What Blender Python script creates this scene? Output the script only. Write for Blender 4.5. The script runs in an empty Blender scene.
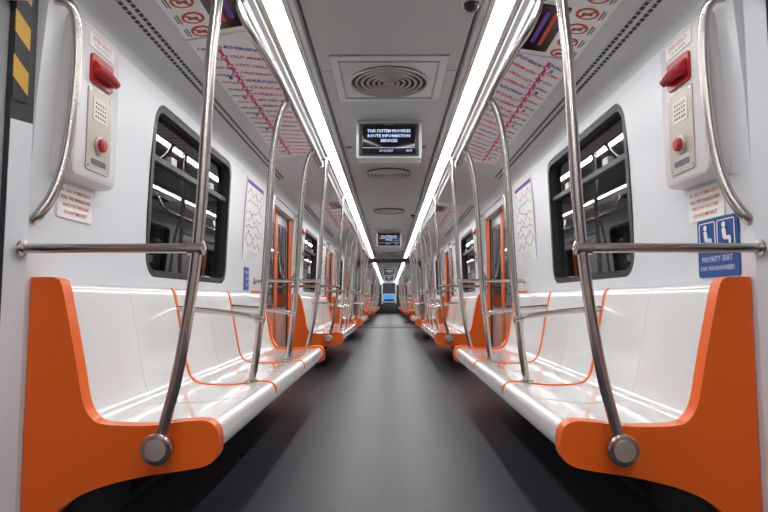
import bpy, bmesh, math, random
from mathutils import Vector, Matrix
random.seed(4)
scene = bpy.context.scene
scene.view_settings.view_transform = 'Standard'

# ------------------------------------------------------------ materials
def mat(name, col, rough=0.4, metal=0.0, emit=0.0, ecol=None, coat=0.0, var=0.0, scale=12.0, spec=0.5, tint=0.012):
    m = bpy.data.materials.new(name); m.use_nodes = True
    nt = m.node_tree; b = nt.nodes['Principled BSDF']
    b.inputs['Base Color'].default_value = (*col, 1)
    b.inputs['Roughness'].default_value = rough
    b.inputs['Metallic'].default_value = metal
    b.inputs['Coat Weight'].default_value = coat
    b.inputs['Coat Roughness'].default_value = 0.06
    b.inputs['Specular IOR Level'].default_value = spec
    if emit:
        b.inputs['Emission Color'].default_value = (*(ecol or col), 1)
        b.inputs['Emission Strength'].default_value = emit
    elif tint:
        geo = nt.nodes.new('ShaderNodeNewGeometry')
        n = nt.nodes.new('ShaderNodeTexNoise'); n.inputs['Scale'].default_value = 2.0
        nt.links.new(geo.outputs['Position'], n.inputs['Vector'])
        mx = nt.nodes.new('ShaderNodeMix'); mx.data_type = 'RGBA'
        mx.inputs[6].default_value = (*[c*(1-tint) for c in col], 1)
        mx.inputs[7].default_value = (*[min(1, c*(1+tint)) for c in col], 1)
        nt.links.new(n.outputs['Fac'], mx.inputs[0]); nt.links.new(mx.outputs[2], b.inputs['Base Color'])
    return m

M = {}
M['wall']   = mat('wall_laminate', (0.735, 0.74, 0.775), 0.30)
M['cove']   = mat('cove_panel', (0.60, 0.605, 0.62), 0.4)
M['ceil']   = mat('ceiling_paint', (0.50, 0.50, 0.495), 0.45)
M['groove'] = mat('groove_dark', (0.05, 0.05, 0.05), 0.6)
M['seat']   = mat('seat_gloss_white', (0.86, 0.855, 0.835), 0.14, coat=0.6)
M['orange'] = mat('orange_plastic', (0.92, 0.145, 0.012), 0.34)
M['steel']  = mat('polished_steel', (0.52, 0.485, 0.455), 0.24, metal=1.0)
M['plate']  = mat('steel_plate', (0.52, 0.49, 0.45), 0.4, metal=0.6)
M['cream']  = mat('cream_plate', (0.46, 0.41, 0.35), 0.4, metal=0.2)
M['black']  = mat('black_rubber', (0.012, 0.012, 0.014), 0.4)
M['dark']   = mat('dark_panel', (0.03, 0.032, 0.035), 0.5)
M['glass']  = mat('dark_door_glass', (0.012, 0.015, 0.016), 0.03, spec=0.9)
M['red']    = mat('red_plastic', (0.46, 0.012, 0.014), 0.3)
M['boxw']   = mat('box_offwhite', (0.70, 0.67, 0.67), 0.35)
M['blue']   = mat('sign_blue', (0.006, 0.065, 0.28), 0.4)
M['paper']  = mat('sign_white', (0.86, 0.85, 0.83), 0.4)
M['ink']    = mat('ink_grey', (0.10, 0.10, 0.12), 0.5)
M['redink'] = mat('ink_red', (0.60, 0.08, 0.04), 0.5)
M['pink']   = mat('ink_magenta', (0.72, 0.012, 0.16), 0.5)
M['green']  = mat('ink_green', (0.05, 0.40, 0.20), 0.5)
M['purple'] = mat('ink_purple', (0.16, 0.03, 0.38), 0.5)
M['light']  = mat('light_diffuser', (1, 1, 1), 0.5, emit=23, ecol=(0.985, 0.99, 1.0), var=0)
M['screen'] = mat('screen_black', (0.006, 0.007, 0.012), 0.12, var=0)
M['glow']   = mat('screen_text', (0.5, 0.6, 0.9), 0.5, emit=1.0, ecol=(0.55, 0.68, 1.0), var=0)
M['blueglow'] = mat('cab_window_blue', (0.05, 0.3, 0.7), 0.3, emit=0.6, ecol=(0.08, 0.35, 0.75), var=0)
M['door']   = mat('door_grey', (0.42, 0.43, 0.44), 0.35, metal=0.3)
M['bellows']= mat('bellows_grey', (0.30, 0.30, 0.31), 0.6)
M['hall']   = mat('hall_concrete', (0.36, 0.37, 0.36), 0.6)
M['halldark']= mat('hall_dark', (0.02, 0.02, 0.022), 0.7)
M['hallight']= mat('hall_lamp', (1,1,1), 0.5, emit=20, ecol=(0.95,1.0,0.96), var=0)

def window_glass():
    m = bpy.data.materials.new('window_glass'); m.use_nodes = True
    nt = m.node_tree; nt.nodes.remove(nt.nodes['Principled BSDF'])
    out = nt.nodes['Material Output']
    t = nt.nodes.new('ShaderNodeBsdfTransparent'); t.inputs[0].default_value = (0.66,0.69,0.68,1)
    g = nt.nodes.new('ShaderNodeBsdfGlossy'); g.inputs['Roughness'].default_value = 0.02
    g.inputs['Color'].default_value = (0.95,0.95,0.95,1)
    f = nt.nodes.new('ShaderNodeFresnel'); f.inputs[0].default_value = 1.6
    mx = nt.nodes.new('ShaderNodeMixShader')
    nt.links.new(f.outputs[0], mx.inputs[0]); nt.links.new(t.outputs[0], mx.inputs[1]); nt.links.new(g.outputs[0], mx.inputs[2])
    nt.links.new(mx.outputs[0], out.inputs[0]); return m
M['wglass'] = window_glass()

def floor_mat():
    m = bpy.data.materials.new('floor_rubber'); m.use_nodes = True
    nt = m.node_tree; b = nt.nodes['Principled BSDF']
    geo = nt.nodes.new('ShaderNodeNewGeometry')
    n = nt.nodes.new('ShaderNodeTexNoise'); n.inputs['Scale'].default_value = 150; n.inputs['Detail'].default_value = 3
    nt.links.new(geo.outputs['Position'], n.inputs['Vector'])
    cr = nt.nodes.new('ShaderNodeValToRGB')
    cr.color_ramp.elements[0].position = 0.40; cr.color_ramp.elements[0].color = (0.008, 0.009, 0.013, 1)
    cr.color_ramp.elements[1].position = 0.68; cr.color_ramp.elements[1].color = (0.080, 0.083, 0.100, 1)
    nt.links.new(n.outputs['Fac'], cr.inputs['Fac'])
    nt.links.new(cr.outputs['Color'], b.inputs['Base Color'])
    b.inputs['Roughness'].default_value = 0.42
    b.inputs['Specular IOR Level'].default_value = 0.30
    bp = nt.nodes.new('ShaderNodeBump'); bp.inputs['Strength'].default_value = 0.2; bp.inputs['Distance'].default_value = 0.001
    nt.links.new(n.outputs['Fac'], bp.inputs['Height']); nt.links.new(bp.outputs['Normal'], b.inputs['Normal'])
    return m
M['floor'] = floor_mat()

def stripe_mat():
    m = bpy.data.materials.new('hazard_stripes'); m.use_nodes = True
    nt = m.node_tree; b = nt.nodes['Principled BSDF']
    tc = nt.nodes.new('ShaderNodeTexCoord'); sp = nt.nodes.new('ShaderNodeSeparateXYZ')
    nt.links.new(tc.outputs['Object'], sp.inputs[0])
    a = nt.nodes.new('ShaderNodeMath'); a.operation = 'MULTIPLY_ADD'; a.inputs[1].default_value = 1.2
    nt.links.new(sp.outputs['Y'], a.inputs[0]); nt.links.new(sp.outputs['Z'], a.inputs[2])
    d = nt.nodes.new('ShaderNodeMath'); d.operation = 'DIVIDE'; d.inputs[1].default_value = 0.16
    nt.links.new(a.outputs[0], d.inputs[0])
    f = nt.nodes.new('ShaderNodeMath'); f.operation = 'FRACT'; nt.links.new(d.outputs[0], f.inputs[0])
    g = nt.nodes.new('ShaderNodeMath'); g.operation = 'GREATER_THAN'; g.inputs[1].default_value = 0.5
    nt.links.new(f.outputs[0], g.inputs[0])
    mx = nt.nodes.new('ShaderNodeMix'); mx.data_type = 'RGBA'
    mx.inputs[6].default_value = (0.65, 0.36, 0.02, 1); mx.inputs[7].default_value = (0.015, 0.015, 0.015, 1)
    nt.links.new(g.outputs[0], mx.inputs[0]); nt.links.new(mx.outputs[2], b.inputs['Base Color'])
    b.inputs['Roughness'].default_value = 0.4
    return m
M['stripe'] = stripe_mat()

# ------------------------------------------------------------ mesh builder
def catmull(pts, n=6):
    P = [Vector(p) for p in pts]; out = []
    for i in range(len(P) - 1):
        p0 = P[i-1] if i > 0 else P[0]*2 - P[1]
        p1, p2 = P[i], P[i+1]
        p3 = P[i+2] if i + 2 < len(P) else P[-1]*2 - P[-2]
        for k in range(n):
            t = k / n
            out.append(0.5*((2*p1) + (p2-p0)*t + (2*p0-5*p1+4*p2-p3)*t*t + (-p0+3*p1-3*p2+p3)*t**3))
    out.append(P[-1]); return out

def rrect(w, h, r, seg=6):
    if r <= 0: return [(-w/2,-h/2),(w/2,-h/2),(w/2,h/2),(-w/2,h/2)]
    out = []
    for cx, cy, a0 in ((w/2-r,-h/2+r,-90),(w/2-r,h/2-r,0),(-w/2+r,h/2-r,90),(-w/2+r,-h/2+r,180)):
        for i in range(seg+1):
            a = math.radians(a0 + 90*i/seg); out.append((cx+r*math.cos(a), cy+r*math.sin(a)))
    return out

class MB:
    def __init__(s, side=1):
        s.bm = bmesh.new(); s.mats = []; s.side = side
    def mi(s, m):
        if m not in s.mats: s.mats.append(m)
        return s.mats.index(m)
    def V(s, p): return s.bm.verts.new((p[0]*s.side, p[1], p[2]))
    def F(s, vs, mi):
        try:
            f = s.bm.faces.new(vs); f.material_index = mi; return f
        except ValueError: return None
    def loft(s, loops, m, cap=True, closed=True):
        mi = s.mi(m); R = [[s.V(p) for p in L] for L in loops]
        n = len(R[0]); fs = []
        for a, b in zip(R[:-1], R[1:]):
            for i in range(n if closed else n-1):
                fs.append(s.F([a[i], a[(i+1) % n], b[(i+1) % n], b[i]], mi))
        if cap:
            fs.append(s.F(list(reversed(R[0])), mi)); fs.append(s.F(R[-1], mi))
        fs = [f for f in fs if f]
        if closed: bmesh.ops.recalc_face_normals(s.bm, faces=fs)
        return fs
    def box(s, x0, x1, y0, y1, z0, z1, m, bev=0.0):
        c = bev
        if c <= 0:
            L = [[(x0,y,z0),(x1,y,z0),(x1,y,z1),(x0,y,z1)] for y in (y0,y1)]
            return s.loft(L, m)
        def ring(y, o):
            w = (x1-x0)-2*o; h = (z1-z0)-2*o
            return [((x0+x1)/2+a, y, (z0+z1)/2+b) for a,b in rrect(w, h, c, 3)]
        s.loft([ring(y0, c*0.6), ring(y0+c*0.3, c*0.15), ring(y0+c, 0), ring(y1-c, 0), ring(y1-c*0.3, c*0.15), ring(y1, c*0.6)], m)
    def prof(s, pts, y0, y1, m, cap=True, closed=True):
        return s.loft([[(x,y0,z) for x,z in pts], [(x,y1,z) for x,z in pts]], m, cap, closed)
    def tube(s, pts, r, m, n=6, seg=12, smooth=True):
        P = catmull(pts, n) if smooth else [Vector(p) for p in pts]
        loops = []; up = None
        for i, p in enumerate(P):
            t = (P[min(i+1,len(P)-1)] - P[max(i-1,0)]).normalized()
            if up is None:
                up = Vector((0,1,0)) if abs(t.y) < 0.9 else Vector((0,0,1))
            up = (up - t*up.dot(t)).normalized(); w = t.cross(up)
            loops.append([p + up*r*math.cos(a) + w*r*math.sin(a) for a in [2*math.pi*k/seg for k in range(seg)]])
        s.loft(loops, m)
    def lathe(s, c, axis, prof, m, seg=24):
        ax = Vector(axis).normalized(); u = Vector((0,0,1)) if abs(ax.z) < .9 else Vector((1,0,0))
        u = (u - ax*u.dot(ax)).normalized(); w = ax.cross(u); c = Vector(c)
        s.loft([[c + ax*d + (u*math.cos(a)+w*math.sin(a))*r for a in [2*math.pi*k/seg for k in range(seg)]] for d, r in prof], m)
    def plate(s, o, u, v, w, h, th, m, r=0.0, seg=5):
        o = Vector(o); u = Vector(u).normalized(); v = Vector(v).normalized(); n = u.cross(v).normalized()
        R = rrect(w, h, r, seg)
        s.loft([[o + u*a + v*b - n*th/2 for a,b in R], [o + u*a + v*b + n*th/2 for a,b in R]], m)
    def frame(s, o, u, v, w, h, bw, th, m, r):
        o = Vector(o); u = Vector(u).normalized(); v = Vector(v).normalized(); n = u.cross(v).normalized()
        A = rrect(w, h, r, 6); B = rrect(w-2*bw, h-2*bw, max(r-bw, 0.005), 6)
        q = lambda L, d: [o + u*a + v*b + n*d for a,b in L]
        s.loft([q(A,-th/2), q(A,th/2), q(B,th/2), q(B,-th/2), q(A,-th/2)], m, cap=False)
    def ring(s, c, R, r, m, seg=36, squash=1.0):
        loops = []
        for k in range(seg):
            a = 2*math.pi*k/seg
            loops.append([(c[0]+(R+r*math.cos(b))*math.cos(a), c[1]+(R+r*math.cos(b))*math.sin(a), c[2]+r*squash*math.sin(b)) for b in [2*math.pi*j/8 for j in range(8)]])
        loops.append(loops[0]); s.loft(loops, m, cap=False)
    def text(s, body, o, u, v, size, m, align='CENTER', lift=0.001, bold=0.0):
        cu = bpy.data.curves.new('t', 'FONT'); cu.body = body; cu.size = size
        cu.align_x = align; cu.align_y = 'CENTER'; cu.resolution_u = 1; cu.offset = bold
        ob = bpy.data.objects.new('t', cu); scene.collection.objects.link(ob)
        dg = bpy.context.evaluated_depsgraph_get(); me = bpy.data.meshes.new_from_object(ob.evaluated_get(dg))
        o = Vector(o); u = Vector(u).normalized(); v = Vector(v).normalized(); n = u.cross(v)
        mi = s.mi(m); vs = [s.bm.verts.new(o + u*p.co.x + v*p.co.y + n*lift) for p in me.vertices]
        for p in me.polygons:
            s.F([vs[i] for i in p.vertices], mi)
        bpy.data.objects.remove(ob); bpy.data.curves.remove(cu); bpy.data.meshes.remove(me)
    def mesh(s, name):
        for f in s.bm.faces: f.smooth = True
        me = bpy.data.meshes.new(name); s.bm.to_mesh(me); s.bm.free()
        for m in s.mats: me.materials.append(M[m])
        me.set_sharp_from_angle(angle=math.radians(32))
        return me

def put(name, me, loc=(0,0,0)):
    ob = bpy.data.objects.new(name, me); ob.location = loc
    scene.collection.objects.link(ob); return ob

# ------------------------------------------------------------ layout
PER, Y0, SHIFT = 5.4, 1.97, 20.4
CARS = [0, SHIFT]
bay_y = [Y0 - PER] + [Y0 + PER*k for k in range(3)] + [Y0 + SHIFT + PER*k for k in range(3)]
door_y = [Y0 - PER + 3.76 + PER*k for k in range(4)] + [SHIFT + Y0 - PER + 3.76 + PER*k for k in range(4)]
YB, YE = -3.43, SHIFT + 18.2
BL = 3.76

WP = [(1.25,0.0),(1.25,1.3),(1.24,1.6),(1.215,1.93),(1.205,1.98)]
def wallx(z):
    for (xa,za),(xb,zb) in zip(WP[:-1], WP[1:]):
        if z <= zb: return xa + (xb-xa)*(z-za)/(zb-za)
    return WP[-1][0]
def wframe(z0, z1):
    a = Vector((wallx(z0),0,z0)); b = Vector((wallx(z1),0,z1)); return (b-a).normalized()

WZ = 1.462; WH = .93
def wall_mesh(side):
    b = MB(side)
    pts = WP + [(1.42,1.98),(1.42,0.0)]
    b.prof(pts, 0, BL, 'wall')
    me = b.mesh('wall_src')
    c = MB(side); v = wframe(1.0,1.9)
    c.plate((wallx(WZ),1.70,WZ), (0,1,0), v, 1.47, WH, 0.8, 'wall', 0.12, 6)
    bmesh.ops.recalc_face_normals(c.bm, faces=c.bm.faces)
    cm = c.mesh('cut')
    ob = put('src', me); co = put('cutter', cm)
    md = ob.modifiers.new('b', 'BOOLEAN'); md.object = co; md.operation = 'DIFFERENCE'; md.solver = 'EXACT'
    dg = bpy.context.evaluated_depsgraph_get()
    out = bpy.data.meshes.new_from_object(ob.evaluated_get(dg))
    bpy.data.objects.remove(ob); bpy.data.objects.remove(co)
    for p in out.polygons: p.use_smooth = False
    out.name = 'wall_panel'; return out

def window_mesh(side):
    b = MB(side); v = wframe(1.0,1.9); x = wallx(WZ)
    b.frame((x+0.03,1.70,WZ), (0,1,0), v, 1.465, WH-.005, 0.036, 0.075, 'black', 0.12)
    b.plate((x+0.04,1.70,WZ), (0,1,0), v, 1.41, WH-.055, 0.004, 'wglass', 0.09)
    xz = wallx(1.62)
    b.plate((xz+0.028,1.70,1.64), (0,1,0), v, 1.40, 0.03, 0.03, 'black', 0)
    b.box(x+0.012, x+0.032, 1.3, 1.38, 1.655, 1.70, 'plate')
    b.box(x+0.012, x+0.032, 2.02, 2.10, 1.655, 1.70, 'plate')
    xs = x+.034
    b.plate((xs,1.86,1.36), (0,1,0), v, .15, .11, .002, 'paper', .005)
    for k in range(4):
        b.plate((xs-.002,1.86,1.39-.02*k), (0,1,0), v, .11, .006, .002, 'redink')
    return b.mesh('window')

def bench_mesh(side):
    b = MB(side); A, B = 0.03, 3.29
    top = [(1.16,.935),(1.142,.91),(1.118,.80),(1.09,.65),(1.065,.53),(1.035,.465),(.98,.437),(.83,.432),(.70,.447),(.635,.448),(.603,.43),(.592,.39)]
    top = [(p.x,p.y) for p in catmull([(x,z,0) for x,z in top], 5)]
    bot = [(.60,.355),(.64,.325),(.80,.295),(1.0,.25),(1.15,.20),(1.245,.18)]
    bot = [(p.x,p.y) for p in catmull([(x,z,0) for x,z in bot], 3)]
    b.prof([(1.245,.938)] + top + bot, A+0.02, B-0.02, 'seat')
    ot = [(1.168,.955),(1.14,.93),(1.108,.80),(1.075,.65),(1.05,.53),(1.02,.475),(.975,.452),(.83,.447),(.70,.462),(.625,.464),(.59,.44),(.578,.39),(.586,.345),(.62,.315),(.70,.298),(.85,.275),(1.0,.235),(1.10,.18),(1.17,.10),(1.21,.0)]
    ot = [(p.x,p.y) for p in catmull([(x,z,0) for x,z in ot], 4)]
    loop = [(1.246,.955)] + ot + [(1.246,0.0)]
    for ya, yb in ((A-0.005, A+0.055), (B-0.055, B+0.005)):
        b.loft([[(x,ya,z) for x,z in loop], [(x,yb,z) for x,z in loop]], 'orange')
    def off(pts, d):
        out = []
        for i,(x,z) in enumerate(pts):
            xa,za = pts[max(i-1,0)]; xb,zb = pts[min(i+1,len(pts)-1)]
            t = Vector((xb-xa, zb-za)).normalized(); n = Vector((t.y,-t.x))
            out.append((x + n.x*d, z + n.y*d))
        return out
    def band(yc, hw, d, m):
        o1 = off(top, d)
        if o1[len(o1)//2][1] < top[len(top)//2][1]: o1 = off(top, -d)
        b.loft([[(x,yc-hw,z) for x,z in o1+list(reversed(top))], [(x,yc+hw,z) for x,z in o1+list(reversed(top))]], m)
    for yc in (1.09, 2.14): band(yc, .013, .005, 'orange')
    for yc in (0.56, 1.615, 2.71): band(yc, .0010, .0008, 'cove')
    b.box(1.12, 1.249, A+.1, B-.1, 0.0, 0.19, 'dark', 0.01)
    for yc in (.6, 1.6, 2.7):
        b.prof([(.75,.30),(1.2,.22),(1.2,.04),(1.12,.04)], yc-.02, yc+.02, 'dark')
    return b.mesh('bench_seat')

RX, RZ = 0.545, 1.965
KX, KZ = .762, .392
def pole_path(y, end):
    if end:
        return [(KX,y,KZ),(.742,y,.475),(.712,y,.60),(.685,y,.76),(.655,y,1.0),(.64,y,1.2),(.63,y,1.45),(.620,y,1.70),(.606,y,1.88),(.596,y,2.02),(.594,y,2.18)]
    return [(.722,y,.45),(.706,y,.54),(.685,y,.72),(.663,y,.95),(.650,y,1.2),(.640,y,1.45),(.625,y,1.68),(.602,y,1.83),(.574,y,1.92),(RX,y,RZ)]
def pole_mesh(side):
    b = MB(side); r = 0.019
    ys = [-0.03, 1.09, 2.14, 3.35]
    for i, y in enumerate(ys):
        end = i in (0,3)
        b.tube(pole_path(y, end), r, 'steel', n=6, seg=16)
        if end:
            sg = -1 if i == 0 else 1
            yy = y + (-0.028 if i == 0 else 0.028)
            b.lathe((KX,yy,KZ-.005), (0,-sg,0), [(-.002,.040),(0,.048),(.006,.052),(.030,.052),(.038,.048),(.038,.022),(.062,.020)], 'steel', 32)
            b.lathe((KX,yy,KZ-.005), (0,sg,0), [(0,.036),(.004,.034),(.005,.01)], 'plate', 24)
            b.tube([(.65,y,1.05),(.9,y,1.05),(1.20,y,1.05),(1.248,y,1.05)], 0.0165, 'steel', n=2)
            b.lathe((.65,y,1.05), (1,0,0), [(-.024,.02),(-.022,.024),(.03,.024),(.034,.017)], 'steel', 16)
            b.lathe((1.249,y,1.05), (-1,0,0), [(0,.030),(.006,.029),(.009,.017)], 'steel', 20)
            b.lathe((.594,y,2.198), (0,0,-1), [(0,.034),(.012,.033),(.018,.02)], 'steel', 20)
        else:
            b.lathe((.722,y,.446), (0,0,1), [(0,.034),(.01,.033),(.014,.02)], 'steel', 20)
            b.tube([(.68,y,.775),(.74,y,.79),(.9,y,.812),(1.05,y,.825),(1.125,y,.83)], 0.0145, 'steel', n=3)
            b.lathe((.68,y,.775), (1,0,0.15), [(-.022,.018),(-.02,.022),(.028,.022),(.03,.015)], 'steel', 16)
    b.tube([(.655,.42,2.175),(.645,.425,2.13),(.61,.45,2.05),(.572,.53,1.995),(.55,.68,1.97),(RX,.9,RZ),(RX,1.3,RZ),(RX,1.7,RZ),(RX,2.14,RZ),(RX,2.4,RZ),(.55,2.62,1.97),(.572,2.77,1.995),(.61,2.85,2.05),(.645,2.875,2.13),(.655,2.88,2.175)], 0.0165, 'steel', n=6, seg=14)
    for y in (.42, 2.88):
        b.lathe((.656,y,2.176), (0,0,-1), [(0,.032),(.010,.031),(.014,.018)], 'steel', 20)
    return b.mesh('grab_pole_set')

def handle_mesh(side):
    b = MB(side)
    for y, sg in ((0.0,1),(BL,-1)):
        Yf = lambda d: y + sg*d
        b.tube([(1.249,Yf(.02),1.15),(1.225,Yf(.025),1.18),(1.195,Yf(.05),1.26),(1.175,Yf(.08),1.40),(1.160,Yf(.09),1.60),(1.152,Yf(.085),1.80),(1.152,Yf(.065),1.91),(1.17,Yf(.045),1.955),(1.213,Yf(.035),1.965)], 0.0185, 'steel', n=6, seg=16)
    return b.mesh('grab_handle')

def intercom_mesh(side):
    b = MB(side)
    y0,y1,z0,z1 = .12,.45,1.345,1.955
    x1 = 1.165
    def L(x, o): return [(x, (y0+y1)/2+a, (z0+z1)/2+c) for a,c in rrect(y1-y0-2*o, z1-z0-2*o, .03, 4)]
    b.loft([L(1.249,-.012), L(1.19,-.008), L(1.172,.0), L(x1,.012)], 'boxw')
    cy = .285
    b.plate((x1-.002,cy,1.545), (0,1,0),(0,0,1), .185,.33,.006,'cream',.012)
    b.plate((x1-.004,cy,1.628), (0,1,0),(0,0,1), .115,.09,.006,'plate',.008)
    for i in range(5):
        for j in range(4):
            b.lathe((x1-.006,cy-.036+.018*i,1.60+.018*j), (-1,0,0), [(0,.0045),(.002,.0045)], 'black', 8)
    b.lathe((x1-.004,cy,1.49), (-1,0,0), [(0,.038),(.008,.038),(.010,.030)], 'plate', 20)
    b.lathe((x1-.012,cy,1.49), (-1,0,0), [(0,.027),(.014,.027),(.020,.018)], 'red', 20)
    b.plate((x1-.004,cy,1.418), (0,1,0),(0,0,1), .11,.022,.006,'ink',.004)
    for dy in (-.08,.08):
        for dz in (-.15,.15):
            b.lathe((x1-.005,cy+dy,1.545+dz), (-1,0,0), [(0,.006),(.002,.005)], 'steel', 8)
    b.plate((x1-.004,cy,1.785), (0,1,0),(0,0,1), .17,.115,.012,'red',.015)
    b.prof([(x1-.008,1.755),(x1-.035,1.748),(x1-.042,1.758),(x1-.038,1.785),(x1-.02,1.81),(x1-.008,1.815)], .215, .355, 'red')
    b.tube([(x1-.02,.212,1.765),(x1-.045,.225,1.765),(x1-.045,.345,1.765),(x1-.02,.358,1.765)], .009, 'red', n=3, seg=8)
    b.plate((x1-.002,cy,1.893), (0,1,0),(0,0,1), .2,.055,.003,'paper')
    me_u = (0,-side,0)
    b.text('EMERGENCY', ((x1-.004)*side,cy,1.903), me_u, (0,0,1), .026, 'redink')
    b.text('PULL IN DANGER', ((x1-.004)*side,cy,1.880), me_u, (0,0,1), .015, 'ink')
    return b.mesh('emergency_intercom')

def sign(side, yc, zc, w, h, base, lines, ink, size, r=.006):
    b = MB(side); x = wallx(zc)-.0035; v = wframe(zc-h/2, zc+h/2)
    b.plate((x,yc,zc),(0,1,0),v,w,h,.006,base,r)
    n = len(lines)
    for i, t in enumerate(lines):
        dz = h/2 - (i+.8)*h/(n+.6)
        b.text(t, ((wallx(zc+dz)-.0075)*side, yc, zc+dz), (0,-side,0), (v.x*side,0,v.z), size, ink, bold=.0004)
    return b

def priority_sign_mesh(side):
    b = MB(side); x = 1.2465; yc, zc = .215, 1.075
    b.plate((x,yc,zc),(0,1,0),(0,0,1),.27,.225,.006,'blue',.012)
    X = x-.005
    for dy in (-.062,.062):
        c = yc+dy
        b.frame((X,c,zc+.045),(0,1,0),(0,0,1),.112,.112,.004,.002,'paper',.01)
        b.lathe((X,c+.01,zc+.080),(-1,0,0),[(0,.011),(.002,.011)],'paper',12)
        b.plate((X-.001,c+.008,zc+.047),(0,1,0),(0,.15,1),.022,.042,.002,'paper',.008)
        b.plate((X-.001,c-.010,zc+.030),(0,1,0),(0,0,1),.04,.014,.002,'paper',.005)
        b.plate((X-.001,c-.026,zc+.015),(0,1,0),(0,0,1),.012,.034,.002,'paper',.004)
    b.text('PRIORITY SEAT', ((X-.0005)*side,yc,zc-.045),(0,-side,0),(0,0,1),.030,'paper')
    b.text('FOR THOSE IN NEED', ((X-.0005)*side,yc,zc-.080),(0,-side,0),(0,0,1),.024,'paper')
    return b.mesh('priority_seat_sign')

def wall_map_mesh(side):
    b = MB(side); zc, yc = 1.58, 3.22; h, w = .72, .62; v = wframe(1.25,1.93); x = wallx(zc)-.005
    b.plate((x,yc,zc),(0,1,0),v,w+.03,h+.03,.008,'plate',.01)
    b.plate((x-.003,yc,zc),(0,1,0),v,w,h,.008,'paper',.004)
    rnd = random.Random(8)
    def P(u, t): return Vector((x-.008, yc+u, zc)) + v*t
    for c, m in enumerate(['pink','green','blue','redink','ink','purple','ink']):
        pts = [P(-.27+.09*k, .24-.075*c + rnd.uniform(-.04,.04)) for k in range(7)]
        for a, q in zip(pts[:-1], pts[1:]):
            d = (q-a); mid = (a+q)/2
            b.plate(mid, d, Vector((1,0,0)).cross(d), d.length+.002, .0035, .002, m)
        for q in pts: b.plate(q-Vector((.001,0,0)), (0,1,0), v, .010, .010, .002, m, .004, 3)
        for q in pts: b.plate(q-Vector((.001,0,0))+v*.014, (0,1,0), v, .04, .004, .002, 'cove')
    for k in range(9):
        b.plate(P(rnd.uniform(-.1,.1), -.27-.009*k), (0,1,0), v, .38, .003, .002, 'cove')
    b.plate(P(0,.325), (0,1,0), v, .6, .035, .002, 'purple')
    return b.mesh('route_map')

NAMES = ['RIVERSIDE','OLD MARKET','CITY HALL','UNIVERSITY','GARDENS','STADIUM','HARBOUR','MUSEUM','AIRPORT','NORTH PARK','TERMINAL','HOSPITAL']
CA, CB = Vector((.985,0,2.122)), Vector((.64,0,2.176))
def line_diagram_mesh(side, kind):
    b = MB(side); v = (CB-CA).normalized(); mid = (CA+CB)/2
    nn = Vector((v.z,0,-v.x)).normalized()
    if nn.z > 0: nn = -nn
    def P(y, t, lift=.004): return mid + v*t + nn*lift + Vector((0,y,0))
    def R(p): return (p.x*side, p.y, p.z)
    def RV(q): return (q.x*side, q.y, q.z)
    if kind == 0:
        b.plate(P(0,0,.002),(0,1,0),v,2.3,.325,.006,'paper',.01)
        b.plate(P(0,-.045,.006),(0,1,0),v,2.2,.014,.002,'pink')
        for i in range(20):
            y = -1.04+i*.109
            b.plate(P(y,-.045,.0075),(0,1,0),v,.036,.036,.002,'pink',.017)
            b.plate(P(y,-.045,.0090),(0,1,0),v,.018,.018,.002,'paper',.008)
            u = Vector((0,-side,0))
            vv = Vector(RV(v)); uu = (u*.55 + vv*.83).normalized(); w2 = (vv*.55 - u*.83).normalized()
            nm = NAMES[i % 12]
            b.text(nm, R(P(y,-.018,.006)), uu, w2, .050 if len(nm) < 9 else .040, 'pink' if i % 4 else 'purple', 'LEFT', .0006, .0016)
            b.text(NAMES[(i*5+3) % 12][:6], R(P(y+.02*side,-.145,.006)), uu, w2, .038, ['purple','pink','ink'][i % 3], 'LEFT', .0006, .0012)
            if i % 3 == 0:
                b.plate(P(y+.05,-.085,.006),(0,1,0),v,.04,.018,.002,['green','blue','redink'][(i//3) % 3])
    else:
        b.plate(P(0,0,.002),(0,1,0),v,.70,.325,.006,'paper',.01)
        b.plate(P(.08,.075,.006),(0,1,0),v,.44,.13,.008,'screen',.008)
        b.plate(P(.06,.10,.011),(0,1,0),v,.3,.02,.002,'purple')
        b.plate(P(.06,.06,.011),(0,1,0),v,.34,.018,.002,'redink')
        for i, (y,t) in enumerate([(-.25,-.065),(-.11,-.065),(.03,-.065),(.17,-.065),(.295,-.065),(-.25,.07)]):
            c = P(y,t,.006)
            b.plate(c,(0,1,0),v,.10,.10,.002,'redink',.05)
            b.plate(c+nn*.0012,(0,1,0),v,.074,.074,.002,'paper',.037)
            b.plate(c+nn*.0024,Vector((0,1,0))+v,Vector((0,-1,0))+v,.08,.012,.002,'redink')
            b.plate(c+nn*.0020,(0,1,0),v,.02,.045,.002,'ink')
            b.plate(P(y,t-.062,.006),(0,1,0),v,.08,.006,.002,'ink')
            b.plate(P(y,t-.074,.006),(0,1,0),v,.06,.005,.002,'ink')
    return b.mesh('line_diagram_panel')

def grille_mesh(side):
    b = MB(side); a = Vector((1.13,0,2.082)); c = Vector((1.03,0,2.113)); v = (c-a).normalized()
    for i in range(94):
        for t in (.03,.065):
            p = a + v*t + Vector((0,.02+i*.04,-.001))
            b.plate(p,(0,1,0),v,.026,.016,.003,'black')
    return b.mesh('ventilation_slot_strip')

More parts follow.
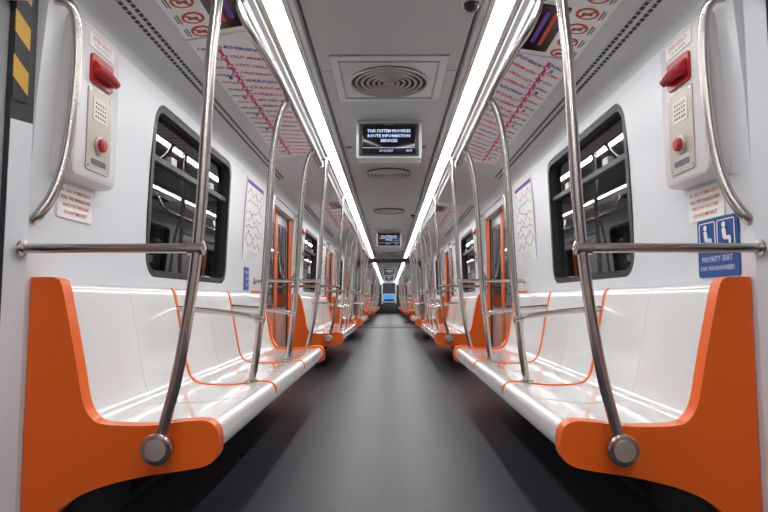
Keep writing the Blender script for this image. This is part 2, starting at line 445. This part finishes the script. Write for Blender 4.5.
def door_mesh(side, near):
    b = MB(side); D = PER-BL
    for y, sg in ((0,1),(D,-1)):
        q = [(1.25,y),(1.285,y+sg*.07),(1.42,y+sg*.07),(1.42,y)]
        b.loft([[(x,yy,0) for x,yy in q],[(x,yy,1.98) for x,yy in q]], 'dark')
        d = Vector((.035,sg*.07,0)).normalized(); nrm = Vector((-abs(d.y), sg*d.x, 0))
        hz = near and side == -1 and sg == -1
        c = Vector((1.2675,y+sg*.035,0))+nrm*.001
        if not near: b.plate(c+Vector((0,0,.96)), d, (0,0,1), .062, 1.86, .004, 'orange')
        else:
            zt = 1.50 if side == -1 else 1.95
            b.plate(c+Vector((0,0,zt/2)), d, (0,0,1), .075, zt-.02, .004, 'wall')
            if hz:
                b.plate(c+nrm*.002+d*.012+Vector((0,0,1.765)), d, (0,0,1), .052, .42, .004, 'stripe')
    b.box(1.22,1.42,.075,D-.075,1.90,1.98,'cove')
    b.box(1.252,1.42,.07,D-.07,0,.012,'plate')
    mid = D/2
    for a0, a1 in ((.07,mid-.012),(mid+.012,D-.07)):
        yc=(a0+a1)/2; w=a1-a0
        b.box(1.30,1.35,a0,a1,.012,1.90,'door',.008)
        b.frame((1.298,yc,1.28),(0,1,0),(0,0,1),w-.16,.98,.03,.012,'black',.09)
        b.plate((1.299,yc,1.28),(0,1,0),(0,0,1),w-.20,.94,.008,'glass',.07)
        b.plate((1.297,yc,.40),(0,1,0),(0,0,1),w-.2,.5,.004,'plate',.01)
    b.box(1.285,1.36,mid-.055,mid-.012,.012,1.90,'orange',.006)
    b.box(1.285,1.36,mid+.012,mid+.055,.012,1.90,'orange',.006)
    b.box(1.295,1.35,mid-.012,mid+.012,.012,1.90,'black')
    return b.mesh('sliding_door')

# ------------------------------------------------------------ place repeated parts
sides = {1:'right', -1:'left'}
for sd, nm in sides.items():
    wm, wi, be, po, ha, ic = wall_mesh(sd), window_mesh(sd), bench_mesh(sd), pole_mesh(sd), handle_mesh(sd), intercom_mesh(sd)
    mp, gr, ln, ex = wall_map_mesh(sd), grille_mesh(sd), line_diagram_mesh(sd,0), line_diagram_mesh(sd,1)
    dn, do = door_mesh(sd, True), door_mesh(sd, False)
    no = sign(sd, .285, 1.255, .25, .13, 'paper', ['IN CASE OF EMERGENCY','PULL THE HANDLE AND','WAIT FOR THE STAFF','DO NOT MISUSE IT'], 'redink', .0195).mesh('instruction_sign')
    pr = priority_sign_mesh(sd) if sd == 1 else sign(sd, 3.05, 1.06, .16, .2, 'blue', ['PRIORITY','SEAT','AREA'], 'paper', .03).mesh('priority_seat_sign')
    root = bpy.data.objects.new('wall_'+nm, None); scene.collection.objects.link(root)
    for i, y in enumerate(bay_y):
        o = put('panel_%d' % i, wm, (0,y,0)); o.parent = root
        put('window_%d' % (i*2 + (1 if sd == 1 else 2)), wi, (0,y,0))
        put('bench_seat', be, (0,y,0)); put('grab_pole_set', po, (0,y,0)); put('grab_handle', ha, (0,y,0))
        put('emergency_intercom', ic, (0,y,0)); put('instruction_sign', no, (0,y,0))
        put('priority_seat_sign', pr, (0,y,0)); put('route_map', mp, (0,y,0))
        put('ventilation_slot_strip', gr, (0,y,0))
        e = .60 if sd == 1 else .34
        put('information_display_panel', ex, (0,y+e,0)); put('line_diagram_panel', ln, (0,y+e+.37+1.15,0))
    for i, y in enumerate(door_y):
        put('door_%d' % (i*2 + (1 if sd == 1 else 2)), dn if i == 0 else do, (0,y,0))

b = MB(); b.box(-1.42,1.42,YB-.1,YE+.1,-.08,0,'floor'); put('floor', b.mesh('floor'))

prof_in = [(1.205,1.98),(1.20,2.01),(1.185,2.04),(1.16,2.065),(1.13,2.082),(1.03,2.113),(1.0,2.116),(.985,2.124),(.64,2.178),(.625,2.195),(.60,2.20),(.59,2.222),(.455,2.222),(.45,2.205),(.425,2.205),(.42,2.24),(0,2.24)]
full = prof_in + [(-x,z) for x,z in reversed(prof_in[:-1])]
loop = full + [(-1.42,1.98),(-1.42,2.36),(1.42,2.36),(1.42,1.98)]
b = MB()
for a, c in ((YB, 18.17),(SHIFT+.20, YE)):
    b.prof(loop, a, c, 'cove')
    y = a
    while y < c-.3:
        e = min(y+1.35, c)
        b.box(-.405,.405,y+.004,e-.004,2.228,2.242,'ceil')
        y = e
    for x in (-.412,.405): b.box(x,x+.007,a,c,2.226,2.242,'groove')
put('ceiling', b.mesh('ceiling'))

for sd in (-1,1):
    for a, c in ((YB+.02,18.1),(SHIFT+.25,YE-.05)):
        b = MB(sd); n = int((c-a)/.9); st = (c-a)/n
        for i in range(n):
            b.prof([(.562,2.212),(.55,2.204),(.496,2.204),(.484,2.212),(.484,2.2215),(.562,2.2215)], a+i*st, a+(i+1)*st, 'light', cap=(i in (0,n-1)))
        b.box(.564,.589,a,c,2.208,2.2215,'plate'); b.box(.456,.482,a,c,2.208,2.2215,'plate')
        put('fluorescent_light_strip', b.mesh('fluorescent_light_strip'))

def vent(big):
    b = MB(); z = 2.228
    if big:
        b.box(-.335,.335,-.36,.36,z-.012,z,'cove',.005)
        b.frame((0,0,z-.014),(1,0,0),(0,1,0),.58,.60,.012,.008,'plate',.02)
    zz = z-.014
    R = .235
    b.lathe((0,0,zz+.012),(0,0,-1),[(0,R),(.014,R),(.015,R-.004)],'groove',48)
    for k, r in enumerate([.235,.20,.165,.13,.095,.06]):
        b.ring((0,0,zz-.010), r, .008, 'plate', 48, 1.0)
    b.lathe((0,0,zz-.004),(0,0,-1),[(0,.035),(.010,.035),(.014,.025)],'plate',24)
    for k in range(4):
        a = math.pi/4+k*math.pi/2
        b.plate((.13*math.cos(a),.13*math.sin(a),zz-.006),(math.cos(a),math.sin(a),0),(-math.sin(a),math.cos(a),0),.2,.008,.008,'plate')
    return b.mesh('air_vent')
vb, vs = vent(True), vent(False)
for c0 in CARS:
    for i in range(6):
        y = c0+3.45+2.6*i
        if y < c0+17.9: put('air_vent', vb if i % 3 == 0 else vs, (0,y,0))
put('air_vent', vb, (0,-1.9,0))

def screen_mesh():
    b = MB()
    b.box(-.245,.245,0,.16,1.935,2.228,'cove',.012)
    b.box(-.20,.20,-.008,.01,1.965,2.185,'screen',.006)
    b.box(-.225,.225,-.003,.01,1.95,2.20,'groove',.004)
    u, v = (1,0,0), (0,0,1)
    b.text('information', (0,-.004,2.192), u, v, .014, 'paper', 'CENTER', .002)
    for i, t in enumerate(['THIS SYSTEM PROVIDES','ROUTE INFORMATION','SERVICES']):
        b.text(t, (0,-.009,2.140-.037*i), u, v, .031, 'glow', bold=.0006)
    b.box(-.198,.198,-.0095,-.008,2.012,2.014,'glow')
    b.text('27-02-2023', (-.02,-.009,1.990), u, v, .022, 'glow')
    b.text('08:45', (.15,-.009,1.990), u, v, .022, 'glow')
    return b.mesh('hanging_information_screen')
sm = screen_mesh()
for c0 in CARS:
    for y in (4.25, 11.4): put('hanging_information_screen', sm, (0,c0+y,0))

def dome():
    b = MB()
    b.lathe((0,0,0),(0,0,-1),[(0,.05),(.012,.05),(.016,.042)],'paper',24)
    b.lathe((0,0,-.016),(0,0,-1),[(0,.036),(.015,.034),(.028,.024),(.034,.010)],'black',20)
    return b.mesh('security_camera')
dm = dome()
for y in (2.52, 9.0, 15.5, 23.0): put('security_camera', dm, (.375,y,2.228))
def speaker():
    b = MB()
    b.lathe((0,0,0),(0,0,-1),[(0,.035),(.006,.034),(.008,.028)],'plate',20)
    b.lathe((0,0,-.008),(0,0,-1),[(0,.026),(.002,.024)],'black',20)
    return b.mesh('spotlight')
sp = speaker()
for y in (5.0, 10.2, 16.0):
    for x in (-.35,.30): put('spotlight', sp, (x,y,2.228))

# gangway between cars
b = MB()
gp = [(1.14,0.012),(1.14,1.90),(1.10,2.07),(.98,2.15),(.7,2.198)]
gl = gp + [(-x,z) for x,z in reversed(gp)]
go = [(1.42,0.012),(1.42,2.36),(-1.42,2.36),(-1.42,0.012)]
ya, yb2 = 18.17, SHIFT+.20
for y0,y1,m in ((ya,ya+.12,'wall'),(yb2-.12,yb2,'wall')):
    b.prof(gl+list(reversed(go)), y0, y1, m)
n = 12; st=(yb2-ya-.24)/n
for i in range(n):
    y0 = ya+.12+i*st
    L1 = gl; L2 = [(x*1.05, z+(0.05 if z>.1 else 0)) for x,z in gl]
    b.loft([[(x,y0,z) for x,z in L1],[(x,y0+st/2,z) for x,z in L2],[(x,y0+st,z) for x,z in L1]], 'bellows', cap=False, closed=False)
b.box(-1.14,1.14,ya,yb2,0,.012,'dark')
put('gangway_bellows', b.mesh('gangway_bellows'))
for sd, nm in sides.items():
    b = MB(sd); b.prof(WP+[(1.42,1.98),(1.42,0)], SHIFT+.20, SHIFT+.33, 'wall'); put('trim_1' if sd==1 else 'trim_2', b.mesh('trim'))

def end_wall(y, sg, far):
    b = MB()
    b.box(-1.42,1.42,min(y,y+sg*.1),max(y,y+sg*.1),0,2.36,'wall')
    f = y-sg*.012
    b.box(-.42,.42,min(f,y),max(f,y),0,2.0,'dark')
    b.plate((0,f-sg*.004,1.0 if far else 1.4),(1,0,0),(0,0,1),.72,.5 if far else .8,.01,'blueglow' if far else 'glass',.06)
    if far:
        b.frame((0,f-.01,1.0),(1,0,0),(0,0,1),.80,.58,.04,.02,'paper',.07)
        b.box(-.012,.012,f-.02,f-.006,.74,1.26,'dark')
        b.plate((0,f-.012,.86),(1,0,0),(0,0,1),.66,.14,.01,'dark',.01)
        b.box(-1.2,-.5,min(f,y),max(f,y),.0,1.9,'dark'); b.box(.5,1.2,min(f,y),max(f,y),.0,1.9,'dark')
        b.box(-.6,.6,y-.5,y-.02,0,.62,'dark',.03)
    return b.mesh('wall_end')
put('wall_front', end_wall(YE,1,True)); put('wall_back', end_wall(YB,-1,False))

# ------------------------------------------------------------ station hall seen through the windows
for sd, nm in sides.items():
    b = MB(sd)
    b.box(1.55,5.2,YB-1,YE+1,.0,.12,'hall')
    b.box(5.0,5.2,YB-1,YE+1,.12,3.6,'hall')
    b.box(1.55,5.2,YB-1,YE+1,3.5,3.6,'halldark')
    y = YB+1
    while y < YE:
        b.box(3.0,3.35,y,y+.35,.12,3.5,'hall',.03); y += 4.2
    b.box(2.3,2.42,YB,YE,3.38,3.5,'hallight')
    b.box(3.9,4.02,YB,YE,3.38,3.5,'hallight')
    b.box(4.985,5.0,YB,YE,1.9,2.35,'wall')
    b.box(4.980,4.99,YB,YE,1.85,1.9,'orange')
    put('station_platform', b.mesh('station_platform'))

w = bpy.data.worlds.new('World'); scene.world = w; w.use_nodes = True
w.node_tree.nodes['Background'].inputs[0].default_value = (0.02,0.022,0.025,1)
cam = bpy.data.cameras.new('camera'); cam.lens = 27.0; cam.sensor_width = 36.0; cam.clip_start = .02; cam.clip_end = 200
co = bpy.data.objects.new('camera', cam); scene.collection.objects.link(co)
co.location = (0,0,.875)
co.rotation_euler = (math.radians(90+4.37), 0, math.radians(0.5))
scene.camera = co
